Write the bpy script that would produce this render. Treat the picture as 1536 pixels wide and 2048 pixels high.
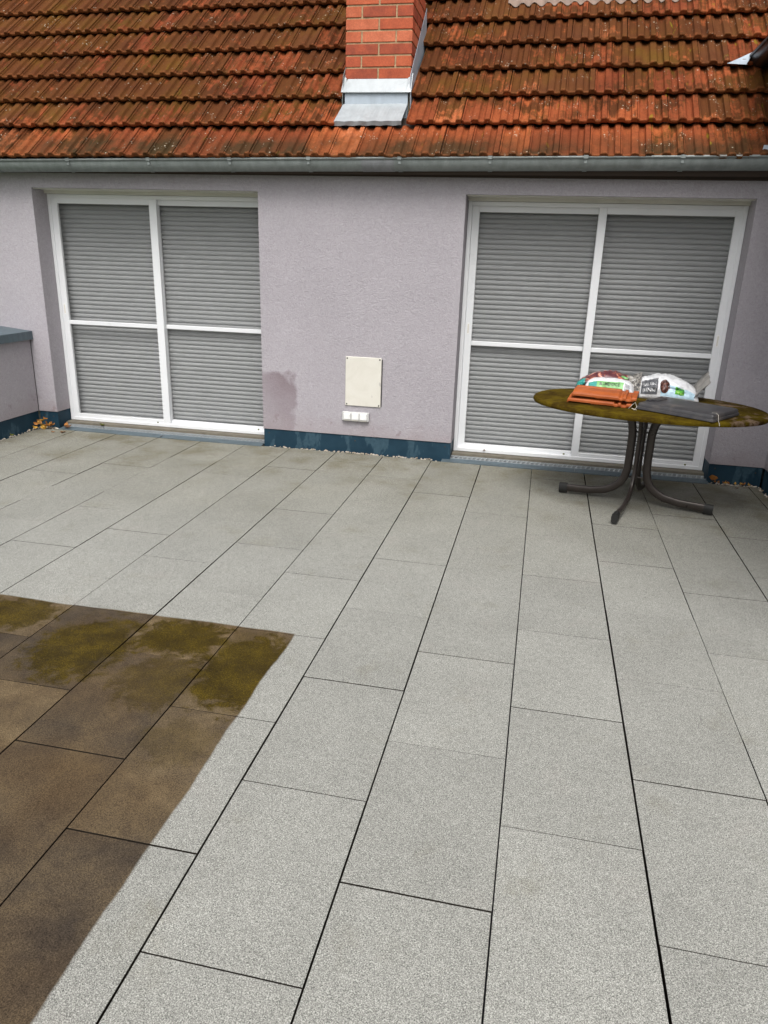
import bpy, bmesh, math, random
from mathutils import Vector, Matrix, noise as mnoise
from math import sin, cos, pi, radians
random.seed(7)
for o in list(bpy.data.objects): bpy.data.objects.remove(o)
scene = bpy.context.scene
C = scene.collection

# ------------------------------------------------------------------ camera
cam = bpy.data.cameras.new('camera'); camo = bpy.data.objects.new('camera', cam); C.objects.link(camo)
cam.sensor_fit = 'HORIZONTAL'; cam.sensor_width = 36.0; cam.lens = 34.51
cam.clip_start = 0.05; cam.clip_end = 2000
FW = Vector((-0.18766, 0.92536, -0.32937)); RT = Vector((0.97747, 0.20892, 0.03003)); UP = Vector((-0.09660, 0.31632, 0.94372))
M4 = Matrix((RT, UP, -FW)).transposed().to_4x4(); M4.translation = Vector((-0.016, -5.7692, 1.558))
camo.matrix_world = M4
scene.camera = camo
# ------------------------------------------------------------------ sky and sun (bright overcast)
w = bpy.data.worlds.new('World'); scene.world = w; w.use_nodes = True
wt = w.node_tree; wt.nodes.clear()
wo = wt.nodes.new('ShaderNodeOutputWorld'); bg = wt.nodes.new('ShaderNodeBackground')
sky = wt.nodes.new('ShaderNodeTexSky'); sky.sky_type = 'NISHITA'; sky.sun_disc = False
SUN_EL, SUN_AZ = radians(58), radians(172)
sky.sun_elevation = SUN_EL; sky.sun_rotation = SUN_AZ; sky.dust_density = 6.0; sky.air_density = 1.0; sky.ozone_density = 1.0
hs = wt.nodes.new('ShaderNodeHueSaturation'); hs.inputs['Saturation'].default_value = 0.30
wt.links.new(sky.outputs[0], hs.inputs['Color']); wt.links.new(hs.outputs[0], bg.inputs[0]); wt.links.new(bg.outputs[0], wo.inputs[0])
bg.inputs[1].default_value = 0.12
sl = bpy.data.lights.new('sun', 'SUN'); so = bpy.data.objects.new('sun', sl); C.objects.link(so)
sl.energy = 1.0; sl.angle = radians(30); sl.color = (1.0, 0.98, 0.955)
sd = Vector((sin(SUN_AZ)*cos(SUN_EL), cos(SUN_AZ)*cos(SUN_EL), sin(SUN_EL)))
so.rotation_euler = sd.to_track_quat('Z', 'Y').to_euler()
vs = scene.view_settings; vs.view_transform = 'Standard'; vs.look = 'None'; vs.gamma = 1.0; vs.use_curve_mapping = False
vs.exposure = 0.72
scene.cycles.use_denoising = True; scene.cycles.adaptive_threshold = 0.005; scene.cycles.sample_clamp_indirect = 4.0
scene.cycles.max_bounces = 6; scene.cycles.diffuse_bounces = 4; scene.cycles.transparent_max_bounces = 12

# ------------------------------------------------------------------ helpers: objects
def tag(o, label=None, cat=None, group=None, kind=None):
    if label: o['label'] = label
    if cat: o['category'] = cat
    if group: o['group'] = group
    if kind: o['kind'] = kind
    return o
def empty(name, loc=(0, 0, 0), parent=None, rz=0):
    o = bpy.data.objects.new(name, None); C.objects.link(o); o.location = loc; o.rotation_euler = (0, 0, rz)
    o.empty_display_size = 0.1
    if parent: o.parent = parent
    return o
def link(name, me, mat=None, parent=None, loc=None, smooth=False):
    o = bpy.data.objects.new(name, me); C.objects.link(o)
    if mat and not me.materials: me.materials.append(mat)
    if parent: o.parent = parent
    if loc: o.location = loc
    if smooth:
        for p in me.polygons: p.use_smooth = True
    return o
def mesh(name, v, f):
    me = bpy.data.meshes.new(name); me.from_pydata([tuple(q) for q in v], [], f); me.update(); return me
class MB:
    def __init__(s): s.v = []; s.f = []
    def add(s, v, f):
        n = len(s.v); s.v += [tuple(q) for q in v]; s.f += [tuple(i+n for i in q) for q in f]; return s
    def box(s, x0, x1, y0, y1, z0, z1, b=0.0):
        if b <= 0:
            v = [(x, y, z) for z in (z0, z1) for y in (y0, y1) for x in (x0, x1)]
            f = [(0, 2, 3, 1), (4, 5, 7, 6), (0, 1, 5, 4), (2, 6, 7, 3), (0, 4, 6, 2), (1, 3, 7, 5)]
            return s.add(v, f)
        bm = bmesh.new(); bmesh.ops.create_cube(bm, size=1)
        for q in bm.verts: q.co = Vector((x0+(q.co.x+.5)*(x1-x0), y0+(q.co.y+.5)*(y1-y0), z0+(q.co.z+.5)*(z1-z0)))
        bmesh.ops.bevel(bm, geom=list(bm.edges), offset=b, segments=1, affect='EDGES', profile=.5)
        bm.verts.index_update(); s.add([q.co.copy() for q in bm.verts], [tuple(q.index for q in f.verts) for f in bm.faces]); bm.free(); return s
    def tube(s, pts, r, n=8, rx=None, cap=True, up=None):
        """sweep an oval (r in the plane of 'up', rx across it) along pts"""
        pts = [Vector(p) for p in pts]; rings = []
        for i, p in enumerate(pts):
            d = (pts[min(i+1, len(pts)-1)]-pts[max(i-1, 0)]).normalized()
            side = (Vector(up) if up else (Vector((0, 0, 1)) if abs(d.z) < .95 else Vector((0, 1, 0)))).cross(d).normalized()
            nn = d.cross(side).normalized()
            a, b = (rx if rx else r), r
            def sp(t): return math.copysign(abs(t)**.7, t) if rx else t
            rings.append([p+side*a*sp(cos(2*pi*k/n+.2))+nn*b*sp(sin(2*pi*k/n+.2)) for k in range(n)])
        v = [q for R in rings for q in R]; f = []
        for i in range(len(rings)-1):
            for k in range(n):
                k2 = (k+1) % n; f.append((i*n+k, i*n+k2, (i+1)*n+k2, (i+1)*n+k))
        if cap: f += [tuple(range(n))[::-1], tuple(range((len(rings)-1)*n, len(rings)*n))]
        return s.add(v, f)
    def cyl(s, c, axis, r, h, n=12):
        c = Vector(c); a = Vector(axis).normalized(); return s.tube([c, c+a*h], r, n)
    def build(s, name, mat, parent=None, smooth=False, loc=None):
        return link(name, mesh(name, s.v, s.f), mat, parent, loc, smooth)
def smooth_angle(o, deg=35):
    me = o.data
    for p in me.polygons: p.use_smooth = True
    bm = bmesh.new(); bm.from_mesh(me)
    for e in bm.edges:
        if len(e.link_faces) == 2 and e.calc_face_angle(0) > radians(deg): e.smooth = False
    bm.to_mesh(me); bm.free(); return o

# ------------------------------------------------------------------ helpers: materials
class Mat:
    def __init__(s, name):
        s.m = bpy.data.materials.new(name); s.m.use_nodes = True; s.t = s.m.node_tree; s.n = s.t.nodes; s.n.clear()
        s.out = s.n.new('ShaderNodeOutputMaterial'); s.b = s.n.new('ShaderNodeBsdfPrincipled'); s.t.links.new(s.b.outputs[0], s.out.inputs[0])
        g = s.n.new('ShaderNodeNewGeometry'); s.pos = g.outputs['Position']; s.normal = g.outputs['Normal']
        tc = s.n.new('ShaderNodeTexCoord'); s.obj = tc.outputs['Object']
        oi = s.n.new('ShaderNodeObjectInfo'); s.rnd = oi.outputs['Random']
    def L(s, a, b):
        if hasattr(a, 'is_output'): s.t.links.new(a, b)
        else:
            if b.type == 'RGBA' and not isinstance(a, (int, float)) and len(a) == 3: a = (*a, 1)
            b.default_value = a
    def noise(s, scale, detail=2, rough=.5, vec=None, dist=0.0, w=None):
        q = s.n.new('ShaderNodeTexNoise'); s.L(vec if vec is not None else s.pos, q.inputs['Vector']); q.inputs['Scale'].default_value = scale
        q.inputs['Detail'].default_value = detail; q.inputs['Roughness'].default_value = rough; q.inputs['Distortion'].default_value = dist; return q.outputs['Fac']
    def voro(s, scale, vec=None, feat='F1', out='Distance', rand=1.0):
        q = s.n.new('ShaderNodeTexVoronoi'); q.feature = feat; s.L(vec if vec is not None else s.pos, q.inputs['Vector']); q.inputs['Scale'].default_value = scale
        q.inputs['Randomness'].default_value = rand; return q.outputs[out]
    def ramp(s, fac, stops, interp='LINEAR'):
        q = s.n.new('ShaderNodeValToRGB'); q.color_ramp.interpolation = interp; e = q.color_ramp.elements
        while len(e) < len(stops): e.new(.5)
        for i, (p, c) in enumerate(stops):
            e[i].position = p
            if isinstance(c, (int, float)): c = (c, c, c)
            e[i].color = (*c, 1)
        s.L(fac, q.inputs[0]); return q.outputs[0]
    def mr(s, v, a, b, c=0., d=1., smooth=False):
        q = s.n.new('ShaderNodeMapRange'); q.interpolation_type = 'SMOOTHSTEP' if smooth else 'LINEAR'
        s.L(v, q.inputs[0])
        for i, x in enumerate((a, b, c, d)): s.L(x, q.inputs[i+1])
        return q.outputs[0]
    def mix(s, f, a, b, mode='MIX'):
        q = s.n.new('ShaderNodeMix'); q.data_type = 'RGBA'; q.blend_type = mode; q.clamp_factor = True
        s.L(f, q.inputs['Factor']); s.L(a, q.inputs[6]); s.L(b, q.inputs[7]); return q.outputs[2]
    def math(s, op, a, b=0., c=0.):
        q = s.n.new('ShaderNodeMath'); q.operation = op; s.L(a, q.inputs[0]); s.L(b, q.inputs[1]); s.L(c, q.inputs[2]); return q.outputs[0]
    def sep(s, v=None):
        q = s.n.new('ShaderNodeSeparateXYZ'); s.L(v if v is not None else s.pos, q.inputs[0]); return q.outputs
    def comb(s, x, y, z):
        q = s.n.new('ShaderNodeCombineXYZ'); s.L(x, q.inputs[0]); s.L(y, q.inputs[1]); s.L(z, q.inputs[2]); return q.outputs[0]
    def vscale(s, sc, v=None, off=None):
        q = s.n.new('ShaderNodeMapping'); s.L(v if v is not None else s.pos, q.inputs[0]); q.inputs['Scale'].default_value = sc
        if off is not None: s.L(off, q.inputs['Location'])
        return q.outputs[0]
    def bump(s, h, strength=.5, dist=.005, prev=None):
        q = s.n.new('ShaderNodeBump'); q.inputs['Strength'].default_value = strength; q.inputs['Distance'].default_value = dist; s.L(h, q.inputs['Height'])
        if prev: s.L(prev, q.inputs['Normal'])
        return q.outputs[0]
    def set(s, col=None, rough=None, metal=None, normal=None, spec=None):
        if col is not None: s.L(col, s.b.inputs['Base Color'])
        if rough is not None: s.L(rough, s.b.inputs['Roughness'])
        if metal is not None: s.L(metal, s.b.inputs['Metallic'])
        if normal is not None: s.L(normal, s.b.inputs['Normal'])
        if spec is not None: s.L(spec, s.b.inputs['Specular IOR Level'])
        return s.m
MAT = {}
def simple(name, col, rough=.5, metal=0., var=.12, scale=30., bump=0., spec=.4):
    m = Mat(name); n = m.noise(scale, 4, .6); f = m.mr(n, .3, .7, 1-var, 1+var)
    c = m.mix(1.0, col, m.comb(f, f, f), 'MULTIPLY'); nn = m.bump(m.noise(scale*6, 2), bump, .002) if bump else None
    MAT[name] = m.set(c, m.mr(n, .3, .7, max(0, rough-.08), min(1, rough+.08)), metal, nn, spec); return MAT[name]

# paving: speckled exposed-aggregate concrete, with the uncleaned patch
def mat_slab():
    m = Mat('speckled_concrete')
    q = m.n.new('ShaderNodeMapping'); m.L(m.pos, q.inputs[0]); q.inputs['Rotation'].default_value = (.71, .53, .37); tv = q.outputs[0]
    g = m.noise(330, 3, .65, vec=tv); col = m.ramp(g, [(.30, (.060, .061, .058)), (.43, (.175, .176, .167)), (.55, (.30, .30, .286)), (.68, (.50, .50, .478))])
    big = m.noise(2.3, 5, .6, dist=.4); fb = m.mr(big, .3, .7, .92, 1.06); r = m.mr(m.rnd, 0, 1, .955, 1.04)
    f2 = m.mr(m.noise(38, 4, .7, vec=tv), .3, .7, .93, 1.07)
    f = m.math('MULTIPLY', m.math('MULTIPLY', fb, r), f2); col = m.mix(1., col, m.comb(f, f, m.math('MULTIPLY', f, .955)), 'MULTIPLY')
    X, Y, Z = m.sep()
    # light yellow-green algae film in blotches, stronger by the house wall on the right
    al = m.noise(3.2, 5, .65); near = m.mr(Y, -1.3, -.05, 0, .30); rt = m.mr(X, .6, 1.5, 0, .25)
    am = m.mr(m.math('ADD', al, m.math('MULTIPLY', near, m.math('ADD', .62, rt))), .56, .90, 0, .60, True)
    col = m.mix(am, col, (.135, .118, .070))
    fm = m.math('MULTIPLY', m.mr(Y, -2.4, -.1, 0, 1), m.mr(m.noise(1.6, 5, .6), .3, .7, .45, 1.0)); col = m.mix(fm, col, m.mix(1., col, (.74, .715, .62), 'MULTIPLY'))  # mottled tint, darker and warmer towards the house wall
    pk = m.mr(m.noise(4.1, 3, .5, vec=m.vscale((1, 1, 1), off=(7.3, 2, 0))), .60, .80, 0, .10)
    col = m.mix(pk, col, (.33, .27, .245))
    # ---- uncleaned patch
    e1 = m.math('ADD', m.math('MULTIPLY', m.noise(2.6, 2, .5, vec=m.comb(0., Y, 3.)), .045), -.966)
    e1 = m.math('ADD', e1, m.math('MULTIPLY', m.noise(40, 2), .004))
    mx = m.mr(m.math('SUBTRACT', X, e1), .004, -.004, 0, 1)
    e2 = m.math('ADD', m.math('MULTIPLY', m.noise(1.8, 2, .5, vec=m.comb(X, 5., 0.)), .05), -3.094)
    my = m.mr(m.math('SUBTRACT', Y, e2), .005, -.005, 0, 1)
    dirty = m.math('MULTIPLY', mx, my)
    dn = m.noise(5.5, 9, .70, dist=.25); hue = m.noise(1.7, 3, .5, vec=m.vscale((1, 1, 1), off=(3., 9., 1.)))
    dn2 = m.math('ADD', dn, m.mr(m.rnd, 0, 1, -.13, .13))
    dc = m.ramp(dn2, [(.25, (.040, .031, .023)), (.42, (.068, .051, .033)), (.58, (.098, .072, .042)), (.80, (.165, .123, .070))])
    dc = m.mix(m.mr(hue, .42, .66, 0, .55), dc, (.080, .048, .020))
    dg = m.mr(m.noise(280, 3, .7, vec=tv), .34, .66, .4, 1.65); dc = m.mix(1., dc, m.comb(dg, dg, dg), 'MULTIPLY')
    moss = None; edge = m.mr(m.noise(13, 7, .75, dist=.6), .25, .75, -.55, .55)
    for cx, cy, rx, ry, amp in ((-1.03, -3.40, .24, .30, 1), (-1.10, -3.17, .12, .10, .35), (-1.385, -3.22, .23, .17, 1), (-1.32, -3.56, .18, .19, .62), (-1.735, -3.40, .23, .27, .95), (-2.21, -3.21, .23, .16, .95), (-2.6, -3.3, .2, .2, .8), (-1.08, -3.88, .15, .14, .3)):
        v = m.vscale((1/rx, 1/ry, 0), off=(-cx/rx, -cy/ry, 0)); q = m.n.new('ShaderNodeVectorMath'); q.operation = 'LENGTH'; m.L(v, q.inputs[0])
        k = m.math('MULTIPLY', m.mr(m.math('ADD', q.outputs['Value'], edge), 1.10, .70, 0, 1, True), amp)
        moss = k if moss is None else m.math('MAXIMUM', moss, k)
    mg = m.math('ADD', m.math('MULTIPLY', m.noise(210, 3, .75, vec=tv), .72), m.math('MULTIPLY', m.noise(9, 4, .6), .28)); mc = m.ramp(mg, [(.38, (.010, .006, .001)), (.50, (.036, .024, .0012)), (.62, (.10, .068, .0035))])
    dc = m.mix(m.math('MULTIPLY', moss, .93), dc, mc)
    col = m.mix(dirty, col, dc)
    h = m.math('ADD', m.math('MULTIPLY', g, .6), m.math('MULTIPLY', m.noise(110, 2, .7, vec=tv), .5))
    nb = m.bump(h, .25, .003)
    rg = m.mix(dirty, (.8, .8, .8), m.ramp(m.noise(6, 4), [(.35, .42), (.65, .72)]))
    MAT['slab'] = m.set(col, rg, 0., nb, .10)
mat_slab()

def mat_stucco():
    m = Mat('mauve_stucco')
    X, Y, Z = m.sep()
    big = m.noise(1.3, 5, .6); f = m.mr(big, .3, .7, .94, 1.05)
    wrm = m.noise(52, 3, .6, dist=1.4)
    fg = m.mr(wrm, .3, .7, .88, 1.09); f = m.math('MULTIPLY', f, fg)
    col = m.mix(1., (.390, .368, .394), m.comb(f, f, f), 'MULTIPLY')
    # damp mauve patch beside the left door
    e = m.mr(m.noise(6, 3, .5), .3, .7, -.05, .05); e3 = m.mr(m.noise(8, 3, .5, vec=m.vscale((1, 1, 1), off=(3, 1, 8))), .3, .7, -.04, .04)
    sx = m.mr(m.math('ADD', X, e), -1.955, -2.0, 0, 1, True); sz = m.mr(m.math('ADD', Z, e3), .655, .60, 0, 1, True)
    st = m.math('MULTIPLY', sx, sz); fade = m.mr(m.math('ADD', m.math('ADD', Z, X), m.math('MULTIPLY', m.noise(6, 4, .6), .4)), -1.80, -1.25, .30, .82)
    st = m.math('MULTIPLY', st, m.mr(X, -2.6, -2.5))
    col = m.mix(m.math('MULTIPLY', st, fade), col, (.205, .160, .176))
    # dirty splash zone along the plinth with a few small blots
    spz = m.mr(m.math('ADD', Z, m.math('MULTIPLY', m.noise(5, 5, .65), .35)), .46, .28, 0, .42); col = m.mix(spz, col, (.30, .245, .245))
    bl = m.math('MULTIPLY', m.mr(m.noise(9, 4, .6, vec=m.vscale((1, 1, 1), off=(.4, 0, 2.2))), .60, .66), m.mr(Z, .33, .24)); col = m.mix(m.math('MULTIPLY', bl, .5), col, (.22, .165, .17))
    rs_ = m.math('MULTIPLY', m.mr(m.noise(1, 4, .6, vec=m.vscale((7, 7, .5))), .55, .72, 0, .22), m.mr(Z, 1.2, 2.1, 0, 1)); col = m.mix(rs_, col, (.25, .215, .225))
    h = m.math('ADD', m.math('MULTIPLY', wrm, 1.0), m.math('MULTIPLY', m.noise(150, 2), .35))
    MAT['stucco'] = m.set(col, .9, 0., m.bump(h, .8, .008), .1)
mat_stucco()

def mat_tile():
    m = Mat('weathered_clay_tile')
    X, Y, Z = m.sep(); ox, oy, oz = m.sep(m.obj)
    r = m.rnd
    base = m.ramp(m.math('ADD', m.math('MULTIPLY', r, .55), m.math('MULTIPLY', m.noise(9, 4, .6), .45)), [(.2, (.16, .040, .017)), (.45, (.25, .065, .024)), (.65, (.36, .100, .033)), (.85, (.43, .150, .070))])
    f = m.mr(m.noise(70, 4, .7), .3, .7, .75, 1.2); base = m.mix(1., base, m.comb(f, f, f), 'MULTIPLY')
    # grime: brown-olive film, heavier on the left and up the slope, thin on the eave row
    n1 = m.noise(5.5, 6, .68, dist=.6); n2 = m.noise(1.1, 3, .5)
    row = m.mr(Z, 2.30, 2.62, -.14, .13); left = m.mr(X, -1.0, -2.4, .0, .09)
    ch = m.math('MULTIPLY', m.mr(m.math('ABSOLUTE', m.math('ADD', X, 1.35)), .25, .55, 1, 0), m.mr(Z, 2.55, 2.40, 0, -.25))
    g = m.math('ADD', m.math('ADD', n1, m.mr(n2, .3, .7, -.10, .10)), m.math('ADD', m.math('ADD', row, left), ch)); g = m.math('ADD', g, m.mr(r, 0, 1, -.15, .15))
    # streaks down the slope
    stv = m.vscale((55, 5, 5)); g = m.math('ADD', g, m.mr(m.noise(1, 4, .6, vec=stv), .3, .7, -.11, .11))
    gm = m.mr(g, .44, .66, 0, .88, True)
    gc = m.ramp(m.noise(2.4, 4, .6), [(.32, (.050, .019, .008)), (.5, (.068, .028, .009)), (.62, (.076, .037, .008)), (.78, (.085, .055, .007))])
    col = m.mix(gm, base, gc)
    # dark drip zone at the lower third of the eave row
    dz = m.math('MULTIPLY', m.mr(m.math('ADD', Z, m.math('MULTIPLY', m.noise(16, 4, .7), .12)), 2.455, 2.365, 0, .88), m.mr(m.noise(3, 3), .38, .58, .35, 1)); col = m.mix(dz, col, (.036, .026, .012))
    # yellow-green moss specks and pale lichen spots
    ys = m.math('MULTIPLY', m.mr(m.noise(13, 3, .5, vec=m.vscale((1.6, .5, .5))), .67, .74), m.mr(X, -.2, 1.0, .15, .8)); col = m.mix(ys, col, (.22, .19, .012))
    vd = m.voro(42); vn = m.mr(m.noise(6, 3, .6), .56, .63); ls = m.math('MULTIPLY', m.math('MULTIPLY', m.mr(vd, .30, .20), vn), m.mr(m.noise(60, 2), .46, .56)); col = m.mix(m.math('MULTIPLY', ls, .8), col, (.50, .44, .34))
    # worn bright rims on the nose
    rim = m.math('MULTIPLY', m.mr(oy, .030, .006, 0, .5), m.mr(m.noise(25, 3), .35, .65)); col = m.mix(rim, col, (.30, .105, .040))
    MAT['tile'] = m.set(col, m.mr(n1, .3, .7, .75, .92), 0., m.bump(m.noise(160, 4, .7), .35, .003), .06)
mat_tile()

def mat_zinc(name, col, rough, var):
    m = Mat(name); n = m.noise(5, 6, .7, dist=1.0); s_ = m.noise(1, 4, .6, vec=m.vscale((24, 24, 2.5)))
    f = m.math('MULTIPLY', m.mr(n, .3, .7, 1-var, 1+var), m.mr(s_, .3, .7, 1-var*.6, 1+var*.6)); c = m.mix(1., col, m.comb(f, f, m.math('MULTIPLY', f, 1.0)), 'MULTIPLY')
    blot = m.mr(m.noise(11, 6, .7, dist=1.5), .56, .70, 0, .35); c = m.mix(blot, c, tuple(q*.62 for q in col))
    MAT[name] = m.set(c, m.mr(n, .3, .7, rough-.1, rough+.15), .25, m.bump(m.noise(9, 3), .12, .01), .5)
mat_zinc('zinc', (.215, .24, .235), .5, .20); mat_zinc('zinc_bright', (.37, .40, .415), .5, .10); mat_zinc('zinc_dark', (.22, .23, .24), .55, .2); mat_zinc('zinc_blue', (.40, .46, .52), .42, .10)
mat_zinc('sheet_blue', (.10, .135, .155), .5, .2)
def mat_plinth():
    m = Mat('blue_plinth_sheet'); X, Y, Z = m.sep()
    n = m.noise(4, 5, .6); col = m.ramp(n, [(.3, (.009, .030, .050)), (.7, (.018, .050, .076))])
    dr = m.mr(m.noise(7.5, 4, .6, vec=m.vscale((1, 1, .35))), .54, .58, 0, .75); sp = m.mr(m.noise(40, 3, .6), .3, .6, .5, 1); col = m.mix(m.math('MULTIPLY', dr, sp), col, (.050, .095, .125))
    MAT['plinth'] = m.set(col, .55, 0., m.bump(m.noise(5, 2), .1, .01), .2)
mat_plinth()
simple('white_frame', (.73, .745, .76), .35, 0, .02, 3, 0, .5)
simple('soffit_cream', (.62, .61, .55), .6, 0, .08, 5)
simple('sill', (.15, .135, .105), .8, 0, .2, 20); simple('slat_grey', (.325, .335, .337), .6, 0, .03, 4, 0, .2)
simple('brick', (.46, .105, .045), .75, 0, .16, 25, .25)
m = Mat('brick_red'); r_ = m.ramp(m.math('ADD', m.math('MULTIPLY', m.rnd, .68), m.math('MULTIPLY', m.noise(14, 4), .4)), [(.12, (.27, .060, .034)), (.32, (.40, .085, .038)), (.6, (.48, .108, .044)), (.9, (.55, .160, .080))]); f = m.math('MULTIPLY', m.mr(m.noise(90, 3, .7), .3, .7, .80, 1.15), m.mr(m.noise(7, 5, .7), .3, .7, .78, 1.12)); MAT['brick'] = m.set(m.mix(1., r_, m.comb(f, f, f), 'MULTIPLY'), .72, 0., m.bump(m.noise(120, 3, .7), .3, .003), .3)
simple('mortar', (.40, .29, .17), .95, 0, .25, 60, .5)
simple('cream_plate', (.66, .64, .56), .45, 0, .05, 6)
m = Mat('stained_cream_metal'); n = m.noise(5, 6, .65, dist=.8); c = m.ramp(n, [(.3, (.60, .58, .51)), (.55, (.66, .64, .575)), (.75, (.69, .68, .62))]); sm = m.mr(m.noise(22, 3, .6, vec=m.vscale((1, 1, .6))), .66, .72, 0, .5); MAT['cream_plate'] = m.set(m.mix(sm, c, (.33, .31, .30)), .4, 0., None, .5)
simple('socket_white', (.80, .80, .79), .35, 0, .02, 4)
simple('socket_gap_shade', (.55, .55, .54), .4, 0, .04, 5); simple('dark_screw', (.03, .028, .026), .5)
simple('black', (.008, .008, .009), .9)
simple('joint_dirt', (.022, .018, .014), .95, 0, .3, 30, 0, .02); simple('membrane', (.012, .012, .014), .95)
simple('leg_brown', (.050, .041, .036), .33, .35, .22, 7, 0, .5)
simple('rubber', (.016, .016, .015), .6)
def mat_table():
    m = Mat('mossy_table_board'); n = m.noise(6, 7, .68, dist=.7); n2 = m.noise(60, 4, .7)
    c = m.ramp(m.math('ADD', m.math('MULTIPLY', n, .75), m.math('MULTIPLY', n2, .25)), [(.30, (.018, .010, .003)), (.44, (.043, .026, .003)), (.56, (.086, .059, .004)), (.72, (.135, .098, .008))])
    X, Y, Z = m.sep(); sm = m.math('MULTIPLY', m.mr(X, 1.02, 1.15), m.mr(m.noise(11, 4, .6), .52, .60, 0, .55)); c = m.mix(sm, c, (.27, .19, .15))
    MAT['table'] = m.set(c, .9, 0., m.bump(m.noise(110, 4, .7), .5, .004), .06)
mat_table()
m = Mat('fresh_clay'); n = m.noise(9, 5, .6); c = m.ramp(n, [(.3, (.30, .070, .016)), (.6, (.40, .100, .024)), (.8, (.46, .14, .045))]); du = m.mr(m.noise(3, 4), .5, .7, 0, .3); MAT['clay'] = m.set(m.mix(du, c, (.24, .08, .035)), .5, 0., m.bump(m.noise(90, 2), .1, .002), .25)
m = Mat('anthracite_tile'); n = m.noise(6, 5, .65, dist=.6); c = m.ramp(n, [(.35, (.040, .040, .044)), (.55, (.062, .060, .063)), (.72, (.13, .112, .098))]); MAT['anthracite'] = m.set(c, .45, 0., m.bump(m.noise(120, 2), .12, .002), .5)
def mat_plastic(name, col, dark=.8):
    m = Mat(name); n = m.noise(14, 4, .6, dist=1.2); f = m.mr(n, .3, .7, dark, 1.05); MAT[name] = m.set(m.mix(1., col, m.comb(f, f, f), 'MULTIPLY'), .28, 0., m.bump(m.noise(26, 4, .6, dist=1.5), .55, .012), .6); return MAT[name]
mat_plastic('bag_white', (.80, .81, .83), .93); mat_plastic('bag_grey', (.42, .40, .37), .5); mat_plastic('print_blue', (.50, .70, .82), .9)
mat_plastic('print_dark', (.11, .115, .125), .8); mat_plastic('print_green', (.10, .46, .03), .9); mat_plastic('print_dgreen', (.03, .22, .05)); mat_plastic('print_grad', (.20, .50, .16)); mat_plastic('print_lime', (.30, .62, .10)); mat_plastic('print_teal', (.02, .30, .26))
mat_plastic('print_white', (.85, .86, .86), .97); mat_plastic('print_black', (.015, .015, .016))
m = Mat('bark_print'); v = m.voro(95); n = m.noise(60, 4, .7); MAT['print_bark'] = m.set(m.ramp(n, [(.35, (.02, .008, .006)), (.5, (.08, .025, .018)), (.68, (.22, .09, .06))]), .35)
m = Mat('colourful_print'); n = m.noise(11, 3, .6, dist=2.2); n2 = m.noise(7, 2, .5, vec=m.vscale((1, 1, 1), off=(4, 1, 2)))
c = m.ramp(n, [(.34, (.05, .022, .030)), (.46, (.13, .035, .040)), (.54, (.09, .03, .045)), (.60, (.48, .14, .06)), (.68, (.58, .36, .30))]); MAT['print_mix'] = m.set(c, .28, 0., m.bump(m.noise(30, 4, .6, dist=1.2), .5, .01), .6)
simple('leaf_brown', (.30, .12, .022), .6, 0, .35, 40); simple('leaf_ochre', (.42, .24, .04), .6, 0, .3, 40); simple('leaf_dark', (.11, .05, .018), .6, 0, .3, 40); simple('leaf_green', (.09, .10, .015), .6, 0, .3, 40)
m = Mat('pebbles'); MAT['pebble'] = m.set(m.ramp(m.noise(38, 2), [(.3, (.20, .15, .09)), (.5, (.46, .40, .32)), (.7, (.66, .62, .56))]), .7)
simple('grass', (.05, .08, .02), .9, 0, .4, .5); simple('concrete', (.30, .29, .28), .9, 0, .15, 3)
simple('wing_gutter', (.028, .022, .020), .4, .1, .15, 5); simple('wing_wood', (.045, .030, .022), .7)
simple('lead_apron', (.22, .155, .12), .6, 0, .22, 9); simple('window_grey', (.10, .115, .125), .4)
m = Mat('crumpled_film'); MAT['bag_crumple'] = m.set(m.ramp(m.noise(24, 4, .65, dist=2.5), [(.36, (.02, .02, .022)), (.46, (.14, .13, .12)), (.56, (.34, .32, .28)), (.66, (.70, .70, .70))]), .3, 0., m.bump(m.noise(30, 3), .5, .01), .5)
simple('white_string', (.62, .58, .50), .6)
m = Mat('insect_mesh'); tr = m.n.new('ShaderNodeBsdfTransparent'); mx = m.n.new('ShaderNodeMixShader'); mx.inputs[0].default_value = .08
m.set((.17, .17, .168), .8, 0., None, .1); m.t.links.new(tr.outputs[0], mx.inputs[1]); m.t.links.new(m.b.outputs[0], mx.inputs[2]); m.t.links.new(mx.outputs[0], m.out.inputs[0]); MAT['mesh'] = m.m
m = Mat('window_glass'); MAT['glass'] = m.set((.02, .025, .03), .05, 0., None, .8)

# ------------------------------------------------------------------ ground and terrace base
g = MB(); g.add([(-600, -600, -3.2), (600, -600, -3.2), (600, 600, -3.2), (-600, 600, -3.2)], [(0, 1, 2, 3)])
tag(g.build('ground', MAT['grass']), kind='structure')
XL, XR, YN = -4.38, 1.69, -8.2           # inner faces of the terrace
floor = MB().box(-4.70, 4.0, YN, .30, -.40, -.044).build('terrace_floor', MAT['membrane']); tag(floor, kind='structure')
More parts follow.
